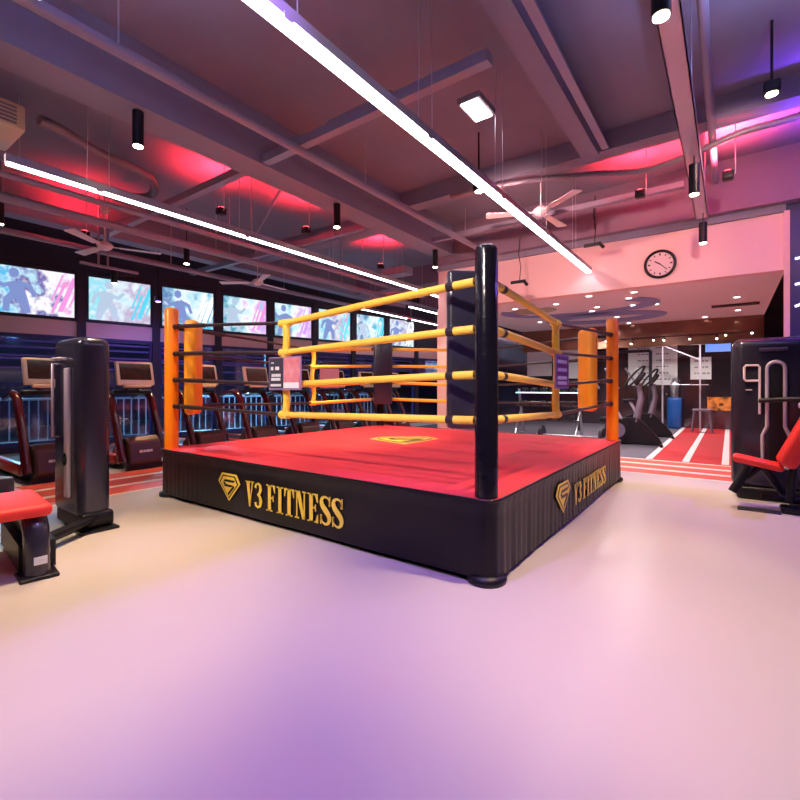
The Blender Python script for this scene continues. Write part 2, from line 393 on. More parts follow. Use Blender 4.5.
# letters: condensed slab serif, unit height; x advances
def letters():
    L={}
    def F_(b,T):
        b.prism([(.10,0),(.28,0),(.28,1),(.10,1)],0,1,0,T); b.prism([(.0,0),(.38,0),(.38,.05),(.0,.05)],0,1,0,T)
        b.prism([(0,.95),(.55,.95),(.55,1),(0,1)],0,1,0,T); b.prism([(.49,.74),(.55,.70),(.55,.95),(.42,.95)],0,1,0,T)
        b.prism([(.28,.48),(.42,.48),(.42,.54),(.28,.54)],0,1,0,T); b.prism([(.40,.40),(.45,.38),(.45,.64),(.40,.62)],0,1,0,T)
    def I_(b,T):
        b.prism([(.10,0),(.28,0),(.28,1),(.10,1)],0,1,0,T)
        for y in (0,.95): b.prism([(0,y),(.38,y),(.38,y+.05),(0,y+.05)],0,1,0,T)
    def T_(b,T):
        b.prism([(.20,0),(.38,0),(.38,1),(.20,1)],0,1,0,T); b.prism([(.10,0),(.48,0),(.48,.05),(.10,.05)],0,1,0,T)
        b.prism([(0,.94),(.58,.94),(.58,1),(0,1)],0,1,0,T)
        b.prism([(0,.68),(.05,.72),(.11,.94),(0,.94)],0,1,0,T); b.prism([(.58,.68),(.58,.94),(.47,.94),(.53,.72)],0,1,0,T)
    def N_(b,T):
        b.prism([(.08,0),(.14,0),(.14,1),(.08,1)],0,1,0,T); b.prism([(.50,0),(.56,0),(.56,1),(.50,1)],0,1,0,T)
        b.prism([(.08,1),(.28,1),(.56,0),(.42,0)][::-1],0,1,0,T)
        b.prism([(0,0),(.22,0),(.22,.05),(0,.05)],0,1,0,T); b.prism([(.42,.95),(.64,.95),(.64,1),(.42,1)],0,1,0,T); b.prism([(0,.95),(.2,.95),(.2,1),(0,1)],0,1,0,T)
    def E_(b,T):
        F_(b,T); b.prism([(.28,0),(.57,0),(.57,.05),(.28,.05)],0,1,0,T); b.prism([(.44,.05),(.57,.05),(.57,.30),(.51,.26)],0,1,0,T)
    def V_(b,T):
        b.prism([(.06,1),(.24,1),(.36,.16),(.28,0),(.25,0)][::-1],0,1,0,T); b.prism([(.45,1),(.51,1),(.32,0),(.28,0),(.31,.14)][::-1],0,1,0,T)
        b.prism([(0,.95),(.32,.95),(.32,1),(0,1)],0,1,0,T); b.prism([(.38,.95),(.58,.95),(.58,1),(.38,1)],0,1,0,T)
    def S_(b,T):
        pts=[];ws=[]
        ctrl=[(.50,.70,.05),(.47,.88,.05),(.30,.96,.07),(.13,.90,.12),(.09,.76,.18),(.16,.62,.20),(.30,.50,.21),(.44,.37,.20),(.50,.23,.18),(.44,.09,.12),(.28,.03,.07),(.11,.12,.05),(.07,.30,.05)]
        for i in range(len(ctrl)-1):
            for j in range(3):
                t=j/3; p0=ctrl[max(i-1,0)];p1=ctrl[i];p2=ctrl[i+1];p3=ctrl[min(i+2,len(ctrl)-1)]
                q=[.5*(2*p1[d]+(p2[d]-p0[d])*t+(2*p0[d]-5*p1[d]+4*p2[d]-p3[d])*t*t+(3*p1[d]-p0[d]-3*p2[d]+p3[d])*t**3) for d in range(3)]
                pts.append(q[:2]); ws.append(q[2])
        pts.append(ctrl[-1][:2]); ws.append(ctrl[-1][2])
        b.ribbon(pts,ws,0,1,0,T)
        b.prism([(.46,.66),(.54,.66),(.54,.99),(.49,.99)],0,1,0,T); b.prism([(.03,.01),(.08,.01),(.11,.34),(.03,.34)],0,1,0,T)
    def n3(b,T):
        pts=[];ws=[]
        ctrl=[(.07,.78,.14),(.10,.90,.08),(.24,.97,.06),(.38,.88,.12),(.41,.74,.17),(.34,.60,.12),(.20,.53,.05),(.36,.46,.12),(.43,.30,.18),(.38,.12,.13),(.24,.03,.06),(.09,.10,.09),(.07,.22,.14)]
        for i in range(len(ctrl)-1):
            for j in range(3):
                t=j/3; p1=ctrl[i];p2=ctrl[i+1]
                pts.append((p1[0]+(p2[0]-p1[0])*t,p1[1]+(p2[1]-p1[1])*t)); ws.append(p1[2]+(p2[2]-p1[2])*t)
        pts.append(ctrl[-1][:2]); ws.append(ctrl[-1][2]); b.ribbon(pts,ws,0,1,0,T)
    return {'V':(V_,.62),'3':(n3,.58),' ':(None,.22),'F':(F_,.66),'I':(I_,.46),'T':(T_,.64),'N':(N_,.72),'E':(E_,.66),'S':(S_,.62)}
LT=letters()
def write(text, T, width, height, parent, label):
    tot=sum(LT[c][1] for c in text)-.06; s=width/tot; x=0
    b=MB()
    for c in text:
        f,w=LT[c]
        if f: f(b, T@Matrix.Diagonal((s,height,.005,1))@TT(x,0,0))
        x+=w
    return b.build('lettering','gold',parent,label=label)
def emblem(T, w, h, parent, name='emblem'):
    S=T@Matrix.Diagonal((w,h,1,1)); b=MB()
    def dia(k,dy=0): return [(0,-.5*k+dy),(.5*k,.18*k+dy),(.33*k,.5*k+dy),(-.33*k,.5*k+dy),(-.5*k,.18*k+dy)]
    b.prism(dia(1),0,.004,0,S); b.prism(dia(.84,.01),.004,.006,1,S); b.prism(dia(.74,.015),.006,.008,0,S)
    for pl in [[(-.24,.20),(.22,.20),(.30,.28),(-.16,.28)],[(-.20,.02),(.12,.02),(.20,.10),(-.12,.10)],[(-.24,.13),(-.14,.02),(-.10,.08),(-.2,.2)],[(.0,-.30),(.26,.02),(.22,.10),(-.04,-.22)]]:
        b.prism(pl,.008,.010,1,S)
    return b.build(name,['gold','apron'],parent,label='gold diamond emblem')
# front face: local x -> +X, y -> +Z, z -> -Y
TF=RT@Matrix(((1,0,0,0),(0,0,-1,Y0-.010),(0,1,0,0),(0,0,0,1)))
write('V3 FITNESS',TF@TT(-3.68,.140,0),1.24,.235,skirt,'gold V3 FITNESS lettering on the front skirt')
emblem(TF@TT(-3.945,.275,0),.36,.265,skirt)
# right face: local x -> +Y, y -> +Z, z -> +X
TS=RT@Matrix(((0,0,1,X1+.013),(1,0,0,0),(0,1,0,0),(0,0,0,1)))
write('V3 FITNESS',TS@TT(4.36,.145,0),1.31,.20,skirt,'gold V3 FITNESS lettering on the right skirt')
emblem(TS@TT(4.03,.290,0),.42,.27,skirt)
emblem(RT@TT(-3.50,4.93,ZM+.001)@rotz(.627),.95,.85,canvas,'mat_emblem')

# posts (0 left orange, 1 near black, 2 right orange, 3 back black)
ZT=2.16
ropez=[1.94,1.63,1.33,1.03]
pin=[rl(*c,0) for c in cc]
for i,(px,py,_) in enumerate(pin):
    om=i%2==0
    b=MB(); r=.075
    prof=[(r,.06),(r,ZT-.03),(r*.93,ZT-.01),(r*.7,ZT),(0,ZT)]
    b.lathe(prof,28,0,TT(px,py,0))
    p=b.build('corner_post','orange' if om else 'vinyl',ring,label='orange padded corner post' if om else 'black padded corner post')
    b=MB(); b.lathe([(0,0),(.125,0),(.13,.02),(.125,.045),(.07,.06),(0,.062)],28,0,TT(px,py,0)); b.build('post_foot','black',p)
    sx_,sy_=(1 if px<0 else -1),(1 if py<0 else -1)
    # corner pad: rounded cushion on the diagonal
    s=.24 if i==0 else .36; cx,cy=px+sx_*s*.707,py+sy_*s*.707
    z0,z1=(.93,2.02) if om else (.95,2.09)
    a=math.atan2(sy_,sx_)
    T=TT(cx,cy,0)@rotz(a)
    b=MB()
    if om: b.rbox(-.075,-.15,z0,.075,.15,z1,.06,0,T,4)
    else: b.rbox(-.045,-.165,z0,.045,.165,z1,.03,0,T,4)
    b.build('corner_pad','orangepad' if om else 'navyvinyl',ring,label='orange corner pad' if om else 'navy vinyl corner pad')
# ropes
def sidepts(p,q,z,sag,n=24,t0=0,t1=1,pk=.5):
    out=[]
    for i in range(n+1):
        t=t0+(t1-t0)*i/n; w=t/pk if t<pk else (1-t)/(1-pk)
        out.append((p[0]+(q[0]-p[0])*t,p[1]+(q[1]-p[1])*t,z-sag*(w**1.15)))
    return out
sides=[(0,1),(2,1),(2,3),(0,3)]
for (a,c) in sides:
    P=Vector(pin[a]); Q=Vector(pin[c]); d=(Q-P).normalized()
    inward=(Vector((0,0,0))-(P+Q)/2); inward.z=0; inward=inward.normalized()
    P2=P+d*.085+inward*.0; Q2=Q-d*.085
    fr={(0,1):.503,(2,1):.63,(2,3):.5,(0,3):.57}[(a,c)]
    for k_,z in enumerate(ropez):
        sg=[.115,.07,.06,.03][k_]
        b=MB(); b.tube(sidepts(P2,Q2,z,sg,30,0.0,1.0,fr),.016,8); b.tube(sidepts(P2,Q2,z,sg,4,0.03,.16,fr),.024,8)
        ro=b.build('rope','ropeblk',ring)
        b=MB(); b.tube(sidepts(P2,Q2,z,sg,14,fr-.005,.945,fr),.028,10); b.tube(sidepts(P2,Q2,z,sg,3,.945,.96,fr),.030,10,1); b.tube(sidepts(P2,Q2,z,sg,3,.96,1.0,fr),.029,10)
        b.build('rope_sleeve',['yellow','ropeblk'],ro)
        b=MB(); b.tube([P2-d*.01+Vector((0,0,z)),P2+d*.10+Vector((0,0,z-.003))],.03,10); b.tube([P2+d*.10+Vector((0,0,z-.003)),P2+d*.125+Vector((0,0,z-.003))],.02,8,1)
        b.build('turnbuckle',['black','chrome'],ro)
    fr={(0,1):.503,(2,1):.63,(2,3):.5,(0,3):.57}[(a,c)]; mid=P2*(1-fr)+Q2*fr
    pts=[]
    zz=[z-s_ for z,s_ in zip(ropez,[.115,.07,.06,.03])]
    for i in range(3):
        for j in range(8):
            t=j/8; z=zz[i]*(1-t)+zz[i+1]*t; off=.02*math.sin(PI*t)*(1 if i!=1 else -1)
            pts.append((mid.x+d.x*off,mid.y+d.y*off,z))
    pts.append((mid.x,mid.y,zz[3]-.03)); pts.insert(0,(mid.x,mid.y,zz[0]+.03))
    b=MB(); b.tube(pts,.032,10,flat=1.0)
    for z in zz: b.tube([(mid.x-d.x*.06,mid.y-d.y*.06,z),(mid.x+d.x*.06,mid.y+d.y*.06,z)],.036,10)
    b.build('rope_spacer','yellow',ring)

# signs hung on the ropes
t=thing('hanging_sign','dark and red printed notice board hanging on the front ropes by the yellow spacer','sign',(-3.155,Y0+.03,1.37))
b=MB(); b.box(-.21,-.022,-.145,.21,-.010,.145); b.box(-.20,-.026,-.13,-.015,-.022,.135,1); b.box(-.005,-.026,-.13,.20,-.022,.135,2); b.box(-.005,-.029,-.13,.19,-.026,-.08,3)
b.build('board',['sign','wall_dark','redprint','paper'],t)
b=MB()
for (x,z,w,h) in [(-.175,.03,.05,.03),(-.115,.03,.06,.03),(-.165,-.03,.13,.026),(-.17,-.065,.14,.026),(-.18,-.115,.15,.022),(-.17,.09,.05,.008)]:
    for q in range(int(w/.018)): b.box(x+q*.018,-.029,z,x+q*.018+.013,-.026,z+h)
b.build('print','paper',t)
t=thing('hanging_sign','purple printed notice board hanging on the right ropes by the yellow spacer','sign',(X1-.03,4.08,1.385))
b=MB(); b.box(.010,-.19,-.15,.022,.19,.15); b.box(.022,-.17,-.13,.026,.17,.13,1); b.build('board',['sign','purpleprint'],t)
b=MB()
for z in (.07,.0,-.07,-.115):
    for q in range(9): b.box(.026,-.15+q*.03,z,.029,-.13+q*.03,z+.03)
b.build('print','paper',t)

# ------------------------------------------------------------ treadmills
def make_treadmill():
    t=thing('treadmill','','treadmill')
    b=MB(); b.prism([(-1.78,.06),(-.3,.06),(-.3,.20),(-1.78,.15)],-.30,.30,0,Matrix(((1,0,0,0),(0,0,1,0),(0,1,0,0),(0,0,0,1)))); b.build('deck','black',t)
    for s in (-1,1):
        b=MB(); b.rbox(-1.80,s*.28-.06,.09,-.25,s*.28+.06,.235,.03); b.build('side_rail','reddeck',t)
    b=MB(); b.box(-1.76,-.21,.195,-.42,.21,.215); b.build('running_belt','belt',t)
    b=MB(); T=Matrix(((1,0,0,0),(0,0,1,0),(0,1,0,0),(0,0,0,1)))
    b.prism([(-.60,.08),(.02,.05),(.06,.12),(.0,.42),(-.10,.50),(-.38,.46),(-.60,.24)],-.24,.24,0,T); sh=b.build('motor_cover','bronze',t,bevel=.03)
    b=MB()
    for q,(y,w) in enumerate([(-.10,.05),(-.04,.03),(.0,.05),(.06,.03)]): b.box(.035,y,.26,.045,y+w,.295)
    b.build('badge','paper',sh)
    b=MB(); b.box(-.02,-.28,0,.05,.28,.08); b.build('foot_bar','black',t)
    b=MB(); b.box(-1.7,-.28,0,-1.6,.28,.08); b.build('foot_bar','black',t)
    for s in (-1,1):
        y=s*.30
        b=MB(); b.tube([(-.04,y,.12),(-.17,y,.45),(-.32,y,.80),(-.42,y,1.02),(-.52,y,1.12),(-.66,y,1.16),(-.82,y,1.14),(-1.08,y,1.08)],[.085,.075,.07,.075,.07,.055,.04,.03],12,flat=.75)
        b.build('upright','redgloss',t)
    b=MB(); b.rbox(-.50,-.28,1.14,-.36,.28,1.21,.03); b.tube([(-.42,-.1,1.15),(-.38,-.06,1.36)],.03,8); b.tube([(-.42,.1,1.15),(-.38,.06,1.36)],.03,8); b.build('dash','black',t)
    T=TT(-.34,0,1.46)@Matrix.Rotation(math.radians(-14),4,'Y')
    b=MB(); b.rbox(-.03,-.28,-.19,.03,.28,.19,.025,0,T); c=b.build('console','beige',t)
    b=MB(); b.box(.03,-.23,-.11,.036,.23,.15,0,T); b.build('screen','screendk',c)
    b=MB(); b.rbox(.0,-.20,-.235,.08,.20,-.195,.02,0,T); b.build('tray','beige',c)
    return t
tl=['dark red treadmill nearest the left edge, behind the graphite weight machine','dark red treadmill right of the graphite weight machine, left of the orange ring post',
    'dark red treadmill behind the orange corner pad of the ring','dark red treadmill with champagne console just left of the hanging notice board','dark red treadmill standing behind the hanging notice board',
    'treadmill whose small champagne console shows through the ropes right of the notice board','treadmill behind the black back corner pad of the ring','farthest treadmill of the row, right of the back corner pad','treadmill past the back corner of the ring at the end of the row']
proto=make_treadmill()
for i in range(8):
    o=proto if i==0 else copy_tree(proto)
    o.location=(-7.25,2.22+1.13*i,0); o['label']=tl[i]; o['group']='row of treadmills along the windows'

# ------------------------------------------------------------ left weight machine
t=thing('weight_machine','graphite weight stack machine with red seat at the left edge','exercise machine',(-4.75,1.66,0))
b=MB(); b.rbox(-.36,-.13,.10,.27,.13,1.69,.085,0,None,6); tw=b.build('tower','blacksh',t)
b=MB(); b.rbox(-.30,-.12,.02,.29,.14,.16,.03); b.box(.0,-.14,0,.36,.15,.02); b.build('base','black',t)
b=MB(); b.rbox(.00,-.160,.28,.09,-.125,1.42,.035); b.build('slot_trim','silvertrim',tw)
b=MB(); b.tube([(-.16,-.13,1.50),(-.16,-.19,1.50),(-.02,-.19,1.50),(-.02,-.13,1.50)],.012,8); b.build('top_handle','silvertrim',tw)
b=MB(); b.tube([(-.22,-.12,1.46),(-.22,-.17,1.46),(-.22,-.17,.80),(-.22,-.12,.80)],.012,8); b.build('weight_guard','silvertrim',tw)
b=MB(); b.tube([(.06+.03*math.cos(a*PI/6),-.17,.62+.05*math.sin(a*PI/6)) for a in range(13)],.008,6); b.build('selector_pin','black',tw)
b=MB(); b.tube([(.26,-.02,.10),(.62,-.56,.09)],.045,4); b.build('floor_beam','black',t)
# pedestal arch + seat
PTm=TT(1.06,-.62,0)@rotz(-.12)
b=MB()
w=.075
arch=[(.03,.0,.0),(.03,.0,.25),(.0,.0,.36),(-.08,.0,.40),(-.35,.0,.40),(-.45,0,.34)]
b2=MB()
vs=[];fs=[]
for (x,y,z) in arch:
    pass
b.tube([(0,-.02,.02),(0,-.02,.24),(-.02,-.02,.31),(-.08,-.02,.355),(-.20,-.02,.365),(-.5,-.02,.35)],.072,14,0,True,PTm,1.0)
b.build('pedestal','blacksh',t)
b=MB(); b.rbox(-.12,-.12,0,.09,.09,.025,.010,0,PTm); b.build('foot','black',t)
b=MB(); b.box(.068,-.045,.10,.076,.025,.15,0,PTm); b.build('label_plate','paper',t)
b=MB(); b.rbox(-.62,-.60,.40,.06,.06,.48,.035,0,PTm,4); b.build('seat','redpad',t)
b=MB(); b.box(-.95,-.10,0.02,-.1,.10,.20,0,PTm); b.box(-1.1,-.05,.02,-.1,.05,.36,0,PTm); b.build('frame','black',t)
b=MB(); b.rbox(-.98,-.22,.38,-.92,-.02,.54,.02,0,PTm); b.tube([(-.95,-.1,.40),(-.95,-.03,.30)],.02,8,0,True,PTm); b.build('leg_pad','navyvinyl',t)
# red panel beside tower
b=MB(); b.rbox(-.44,.02,.25,-.36,.10,.95,.02); b.build('side_shroud','reddeck',t)

# ------------------------------------------------------------ right weight machine
t=thing('weight_machine','tall graphite weight machine with white outlines and red seat at the right edge','exercise machine',(.36,6.5,0))
b=MB(); b.rbox(-.35,-.10,.10,.55,.22,1.80,.11,0,None,6); tw=b.build('tower','blacksh',t)
b=MB(); b.rbox(-.30,-.12,.0,.5,.24,.14,.03); b.build('base','black',t)
def outline(b,pts,r,y=-.11): b.tube([(x,y,z) for x,z in pts],r,8)
b=MB(); outline(b,[(-.095,.95),(-.095,1.47),(-.11,1.49),(-.215,1.49),(-.23,1.47),(-.23,1.34),(-.215,1.32),(-.10,1.32)],.012); b.build('logo_outline','pinktrim',tw)
b=MB(); pts=[(.045+.075*math.cos(a),1.45+.075*math.sin(a)) for a in [PI*i/10 for i in range(11)]]
pts=[(.165,.60),(.16,.72),(.14,.77),(.12,.82)]+[(p[0],p[1]) for p in pts]+[(-.03,.82),(-.05,.77),(-.07,.72),(-.07,.55),(-.07,.42)]
outline(b,[(.165,.38)]+pts[:-1]+[(-.07,.38),(.165,.38)],.019); b.build('slot_outline','silvertrim',tw)
b=MB(); b.rbox(-.02,-.112,.42,.11,-.095,1.5,.01); b.build('stack_slot','black',tw)
b=MB(); b.tube([(-.10,-.12,1.66),(.14,-.12,1.66)],.02,8); b.build('top_handle','navyvinyl',tw)
b=MB(); b.tube([(-.10,-.13,1.10),(.14,-.20,1.12),(.5,-.35,1.13)],.025,8); b.tube([(.22,-.30,1.06),(.40,-.40,1.06)],.03,8,1); b.build('press_arm',['black','silvertrim'],t)
b=MB(); b.rbox(-.22,-.115,1.21,-.16,-.10,1.225,.005); b.build('badge','silvertrim',tw)
b=MB(); b.rbox(-.21,-.14,-.035,.21,.14,.035,.033,0,TT(-.13,-.53,.475)@Matrix.Rotation(math.radians(11),4,'Y'),4); b.build('seat','redpad',t)
b=MB(); b.rbox(-.09,-.17,0,.07,.17,.62,.05,0,TT(.09,-.55,.46)@Matrix.Rotation(math.radians(24),4,'Y'),4); b.build('backrest','redpad',t)
b=MB(); b.tube([(-.10,-.53,.44),(-.24,-.58,.30)],.03,8); b.build('shin_arm','black',t)
b=MB(); b.tube([(-.20,-.55,.42),(-.34,-.62,.16)],.042,12); b.build('shin_roller','black',t)
b=MB(); b.tube([(-.08,-.50,.42),(.12,-.40,.10),(.20,-.05,.08)],.04,8); b.tube([(.16,-.55,.5),(.12,-.55,.10)],.035,8); b.tube([(-.1,-.5,.12),(.5,-.5,.12)],.03,8)
b.rbox(.05,-.66,.0,.55,-.44,.06,.02); b.build('frame','black',t)
b=MB(); b.rbox(-.30,-.72,0,.05,-.60,.015,.006); b.build('foot_plate','navyvinyl',t)

# ------------------------------------------------------------ exercise bikes at back right
def make_bike():
    t=thing('exercise_bike','','exercise bike')
    X=Matrix(((1,0,0,0),(0,0,1,0),(0,1,0,0),(0,0,0,1)))
    b=MB(); b.tube([(0,-.09,.32),(0,.09,.32)],.25,28); b.prism([(-.15,.05),(.85,.05),(.80,.16),(.50,.50),(.38,.60),(.1,.57)],-.07,.07,0,X); b.build('flywheel_cover','black',t)
    b=MB(); b.tube([(.0,-.10,.32),(0,-.112,.32)],.16,24); b.build('cover_disc','greytrim',t)
    b=MB(); b.tube([(.36,0,.5),(.46,0,1.0),(.42,0,1.32)],[.075,.06,.05],12); b.build('mast','greytrim',t)
    b=MB(); b.tube([(.34+.07*math.cos(a)+.16*math.sin(a),-.12+.03*math.cos(a),1.46+.22*math.sin(a)) for a in [2*PI*i/18 for i in range(19)]],.022,8); b.build('handlebar','black',t)
    b=MB(); b.rbox(-.04,-.14,-.16,.04,.14,.16,.03,0,TT(.44,0,1.42)@Matrix.Rotation(.6,4,'Y')); b.build('console','black',t)
    b=MB(); b.tube([(.10,0,.5),(-.10,0,.90)],.035,8); b.build('seat_post','silvertrim',t)
    b=MB(); b.rbox(-.26,-.11,.88,.02,.11,.95,.03); b.build('saddle','black',t)
    b=MB(); b.tube([(.82,-.26,.04),(.82,.26,.04)],.035,8); b.tube([(-.3,-.26,.04),(-.3,.26,.04)],.035,8); b.tube([(.82,0,.05),(-.3,0,.05)],.035,8); b.build('base_frame','black',t)
    return t
pb=make_bike(); bl=[((-1.98,10.75,.006),.15,'grey exercise bike right behind the right orange ring post'),((-1.95,12.7,.006),.15,'exercise bike farther back, beside the red sprint lanes'),((-8.7,1.0,0),1.2,'exercise bike cut off by the left edge of the view')]
for i,(p,r,l) in enumerate(bl):
    o=pb if i==0 else copy_tree(pb); o.location=p; o.rotation_euler=(0,0,r); o['label']=l

# ------------------------------------------------------------ dumbbell rack with dumbbells
t=thing('dumbbell_rack','silver framed dumbbell rack with a cyan lit top rail behind the ring ropes','rack',(-3.75,11.6,.006))
for x in (-.75,.75):
    b=MB(); b.tube([(x,.30,0),(x,-.05,1.2)],.035,8); b.tube([(x,-.35,0),(x,.1,.65)],.03,8); b.tube([(x,-.4,.03),(x,.35,.03)],.035,8); b.build('side_frame','steel',t)
for j,(y,z) in enumerate([(-.25,.40),(-.10,.75),(.0,1.08)]):
    b=MB(); b.box(-.8,y-.12,z,.8,y+.12,z+.03); b.build('shelf','darkmetal',t)
b=MB(); b.tube([(-.8,-.14,1.10),(.8,-.14,1.10)],.012,8); b.build('light_strip','cyanl',t)
d0=None
names=['left','second from the left','third from the left','fourth from the left','fifth from the left','rightmost']
for j,(y,z,tier) in enumerate([(-.25,.43,'bottom'),(-.10,.78,'middle'),(.0,1.11,'top')]):
    for q in range(6):
        x=-.62+q*.25
        if d0 is None:
            d0=thing('dumbbell','','dumbbell')
            b=MB(); b.tube([(0,-.09,.06),(0,.09,.06)],.015,8); b.build('handle','chrome',d0)
            for s in (-1,1):
                b=MB(); b.tube([(0,s*.07,.06),(0,s*.14,.06)],.06,12); b.build('head','black',d0)
            o=d0
        else: o=copy_tree(d0)
        o.location=(-3.75+x,11.6+y,.006+z); o['group']='dumbbells on the rack behind the ring'; o['label']='black dumbbell on the %s rack shelf, %s in its row'%(tier,names[q])

# cable crossover frame seen through right ropes
t=thing('cable_machine','silver framed cable machine with slanted bars behind the right ropes of the ring','exercise machine',(-2.6,13.6,.006))
b=MB()
for x in (-.9,.9): b.tube([(x,0,0),(x,0,2.2)],.04,8)
b.tube([(-.9,0,2.2),(.9,0,2.2)],.04,8); b.build('frame','darkmetal',t)
for x in (-.5,.0,.5):
    b=MB(); b.tube([(x-.15,-.3,1.75),(x+.15,-.1,1.2)],.03,8); b.build('lever_arm','steel',t)
b=MB(); b.rbox(-.3,-.3,.3,.3,.1,.42,.03); b.tube([(0,-.1,0),(0,-.1,.32)],.04,8); b.build('bench','black',t)

# barbell on the floor
t=thing('barbell','black barbell with round plates lying on grey floor behind the orange pad','barbell',(-2.75,10.0,.006))
b=MB(); b.tube([(-.75,0,.2),(.75,0,.2)],.016,8); b.build('bar','steel',t)
for x in (-.62,.62):
    b=MB(); b.tube([(x-.03,0,.2),(x+.03,0,.2)],.2,24); b.build('weight_plate','black',t)

# far wall items
def board(name,label,cat,x0,x1,z0,z1,y,m,rows=0,rm='greytrim'):
    t=thing(name,label,cat,((x0+x1)/2,y,(z0+z1)/2)); w=(x1-x0)/2; h=(z1-z0)/2
    b=MB(); b.box(-w,-.03,-h,w,0,h); b.build('panel',m,t)
    if rows:
        b=MB()
        for r in range(rows):
            z=h*(1-2*(r+.7)/(rows+.6))
            for (q,e) in ((-.6,-.05),(.15,.75)):
                x=q*w
                while x<e*w-.04:
                    ww=random.uniform(.04,.10); b.box(x,-.033,z,x+ww,-.03,z+.035); x+=ww+.03
        b.build('writing',rm,t)
    return t
board('notice_board','large pale notice board with writing on the far wall right of the orange post','notice board',-2.70,-1.32,1.30,2.62,16.497,'board',6)
board('notice_board','small pale notice board above the stool at the end of the red lanes','notice board',-.98,-.45,1.48,2.15,16.497,'board',3)
board('wall_screen','small blue lit screen above the end of the red lanes','screen',-.60,.02,2.30,2.58,16.497,'bluescreen')
board('wall_panel','pale grey glazed panel on the far wall, left of the right orange corner pad','wall panel',-6.1,-5.2,1.65,2.6,16.497,'board')
board('wall_panel','pale grey glazed panel on the far wall, behind the right orange corner pad','wall panel',-5.1,-4.0,1.55,2.6,16.497,'board')
board('lit_display','long low orange glowing display on the far wall at the end of the red lanes','display',-.55,.25,.55,.95,16.497,art_mat('glow_picture',5,[(.02,.01,.01),(.8,.2,.05),(.03,.01,.01),(1,.5,.15),(.9,.35,.08),(.02,.01,.01)],.9))  # glowing panel painted in place of orange reflections on the far wall
# metal truss frames at back right
t=thing('squat_rack','white steel squat rack standing before the far wall beside the red lanes','rack',(-1.10,15.3,.012))
b=MB()
for x in (-.5,.42): b.tube([(x,0,0),(x,0,2.5)],.022,8)
b.tube([(-.5,0,2.5),(.42,0,2.5)],.03,8); b.tube([(-.5,0,2.45),(.42,0,2.0)],.02,8); b.build('frame','silvertrim',t)
b=MB(); b.tube([(-.7,-.08,1.3),(.62,-.08,1.3)],.016,8); b.build('bar','steel',t)
t=thing('punching_bag','blue cylindrical punching bag standing at the end of the grey floor','punching bag',(-1.36,16.0,.006))
b=MB(); b.lathe([(0,0),(.17,.0),(.19,.05),(.19,.85),(.17,.92),(0,.93)],20); b.build('bag','blue',t)
b=MB(); b.lathe([(.10,.92),(.12,1.3),(.05,1.5),(0,1.5)],16); b.build('top_cover','steel',t)
t=thing('stool','small pale metal stool on the far end of red lanes','stool',(-.62,14.9,.012))
b=MB(); b.rbox(-.22,-.17,.58,.22,.17,.64,.02); b.build('seat','greytrim',t)
for sx_ in (-1,1):
    for sy_ in (-1,1):
        b=MB(); b.tube([(sx_*.17,sy_*.13,.58),(sx_*.23,sy_*.18,0)],.025,8); b.build('leg','greytrim',t)
# brown wall sparkle lights: string
t=thing('spotlight_bar','row of small warm spotlights on the brown bulkhead at back right','light',(-1.2,12.93,2.45))
b=MB(); b.tube([(-1.6,0,.05),(1.75,0,.05)],.012,6); b.build('bar','darkmetal',t)
for x in (-1.45,-.85,-.35,-.12,.42,.95,1.12,1.6):
    b=MB(); z=random.uniform(-.14,.03); b.tube([(x,0,.05),(x,-.03,z)],.02,8); sp=b.build('spot_head','darkmetal',t)
    b=MB(); b.tube([(x,-.03,z),(x,-.035,z-.02)],.020,8); b.build('lens','dot',sp)

# far left room end: posters and lamps
t=thing('poster_stand','plain pink poster board on a stand behind the ropes right of the notice board','poster stand',(-6.4,6.45,.009),.63)
b=MB(); b.box(-.19,0,1.22,.19,.02,1.60); b.build('poster','pinkprint',t)
b=MB(); b.tube([(0,.03,.02),(0,.03,1.5)],.015,8); b.build('pole','black',t)
b=MB(); b.lathe([(0,0),(.16,0),(.16,.012),(.02,.03),(0,.03)],20,0,TT(0,.03,0)); b.build('foot','black',t)
board('light_box','bright white light box on the far wall left of the pink pier','light box',-9.0,-8.0,1.9,2.6,16.497,art_mat('far_picture',9,cols_art[1],.9))
board('light_box','small cyan light box on the far wall left of the back corner pad','light box',-10.6,-9.7,1.75,2.4,16.497,art_mat('far_picture_b',12,cols_art[2],.9))
board('wall_poster','peach lit sign on the far wall just right of the back corner pad','sign',-9.6,-9.1,1.6,2.6,16.497,'peach')

# ------------------------------------------------------------ ceiling: LED lines, lamps, fans, pipes
def led_line(label,x,y0,y1,z,w,hang):
    t=thing('led_light_line',label,'light',(x,0,z))
    b=MB(); b.box(-w/2-.01,y0,.0,w/2+.01,y1,.07); b.build('profile','alum',t)
    b=MB(); b.box(-w/2-.012,y0+.01,-.018,w/2+.012,y1-.01,.0); b.build('diffuser','led',t)
    for y in hang:
        for s in (-.1,.1):
            b=MB(); b.tube([(0,y+s,.07),(0,y+s*.8,ZC-z)],.004,5); b.build('hanging_wire','steel',t)
        b=MB(); b.box(-w/2-.015,y-.03,-.017,w/2+.015,y+.03,.02); b.build('bracket','alum',t)
led_line('long white LED light line hanging over the left side of the ring',-5.08,1.18,9.2,3.2,.032,[1.9,3.6,5.3,7.0,8.6])
led_line('bright white LED light line hanging from top centre toward the pink wall',-1.93,-1.2,8.12,3.2,.062,[1.6,3.0,4.4,5.8,7.2])
led_line('far short white LED light line seen past the pink pier',-6.6,9.5,13.5,3.3,.03,[10.2,12.6])
led_line('farthest white LED light line left over the distant treadmills',-8.2,9.0,15.0,3.4,.025,[10.0,13.5])
t=thing('ceiling_panel_light','short white lamp panel fixed under the slab near top centre','light',(-3.15,3.5,4.02))
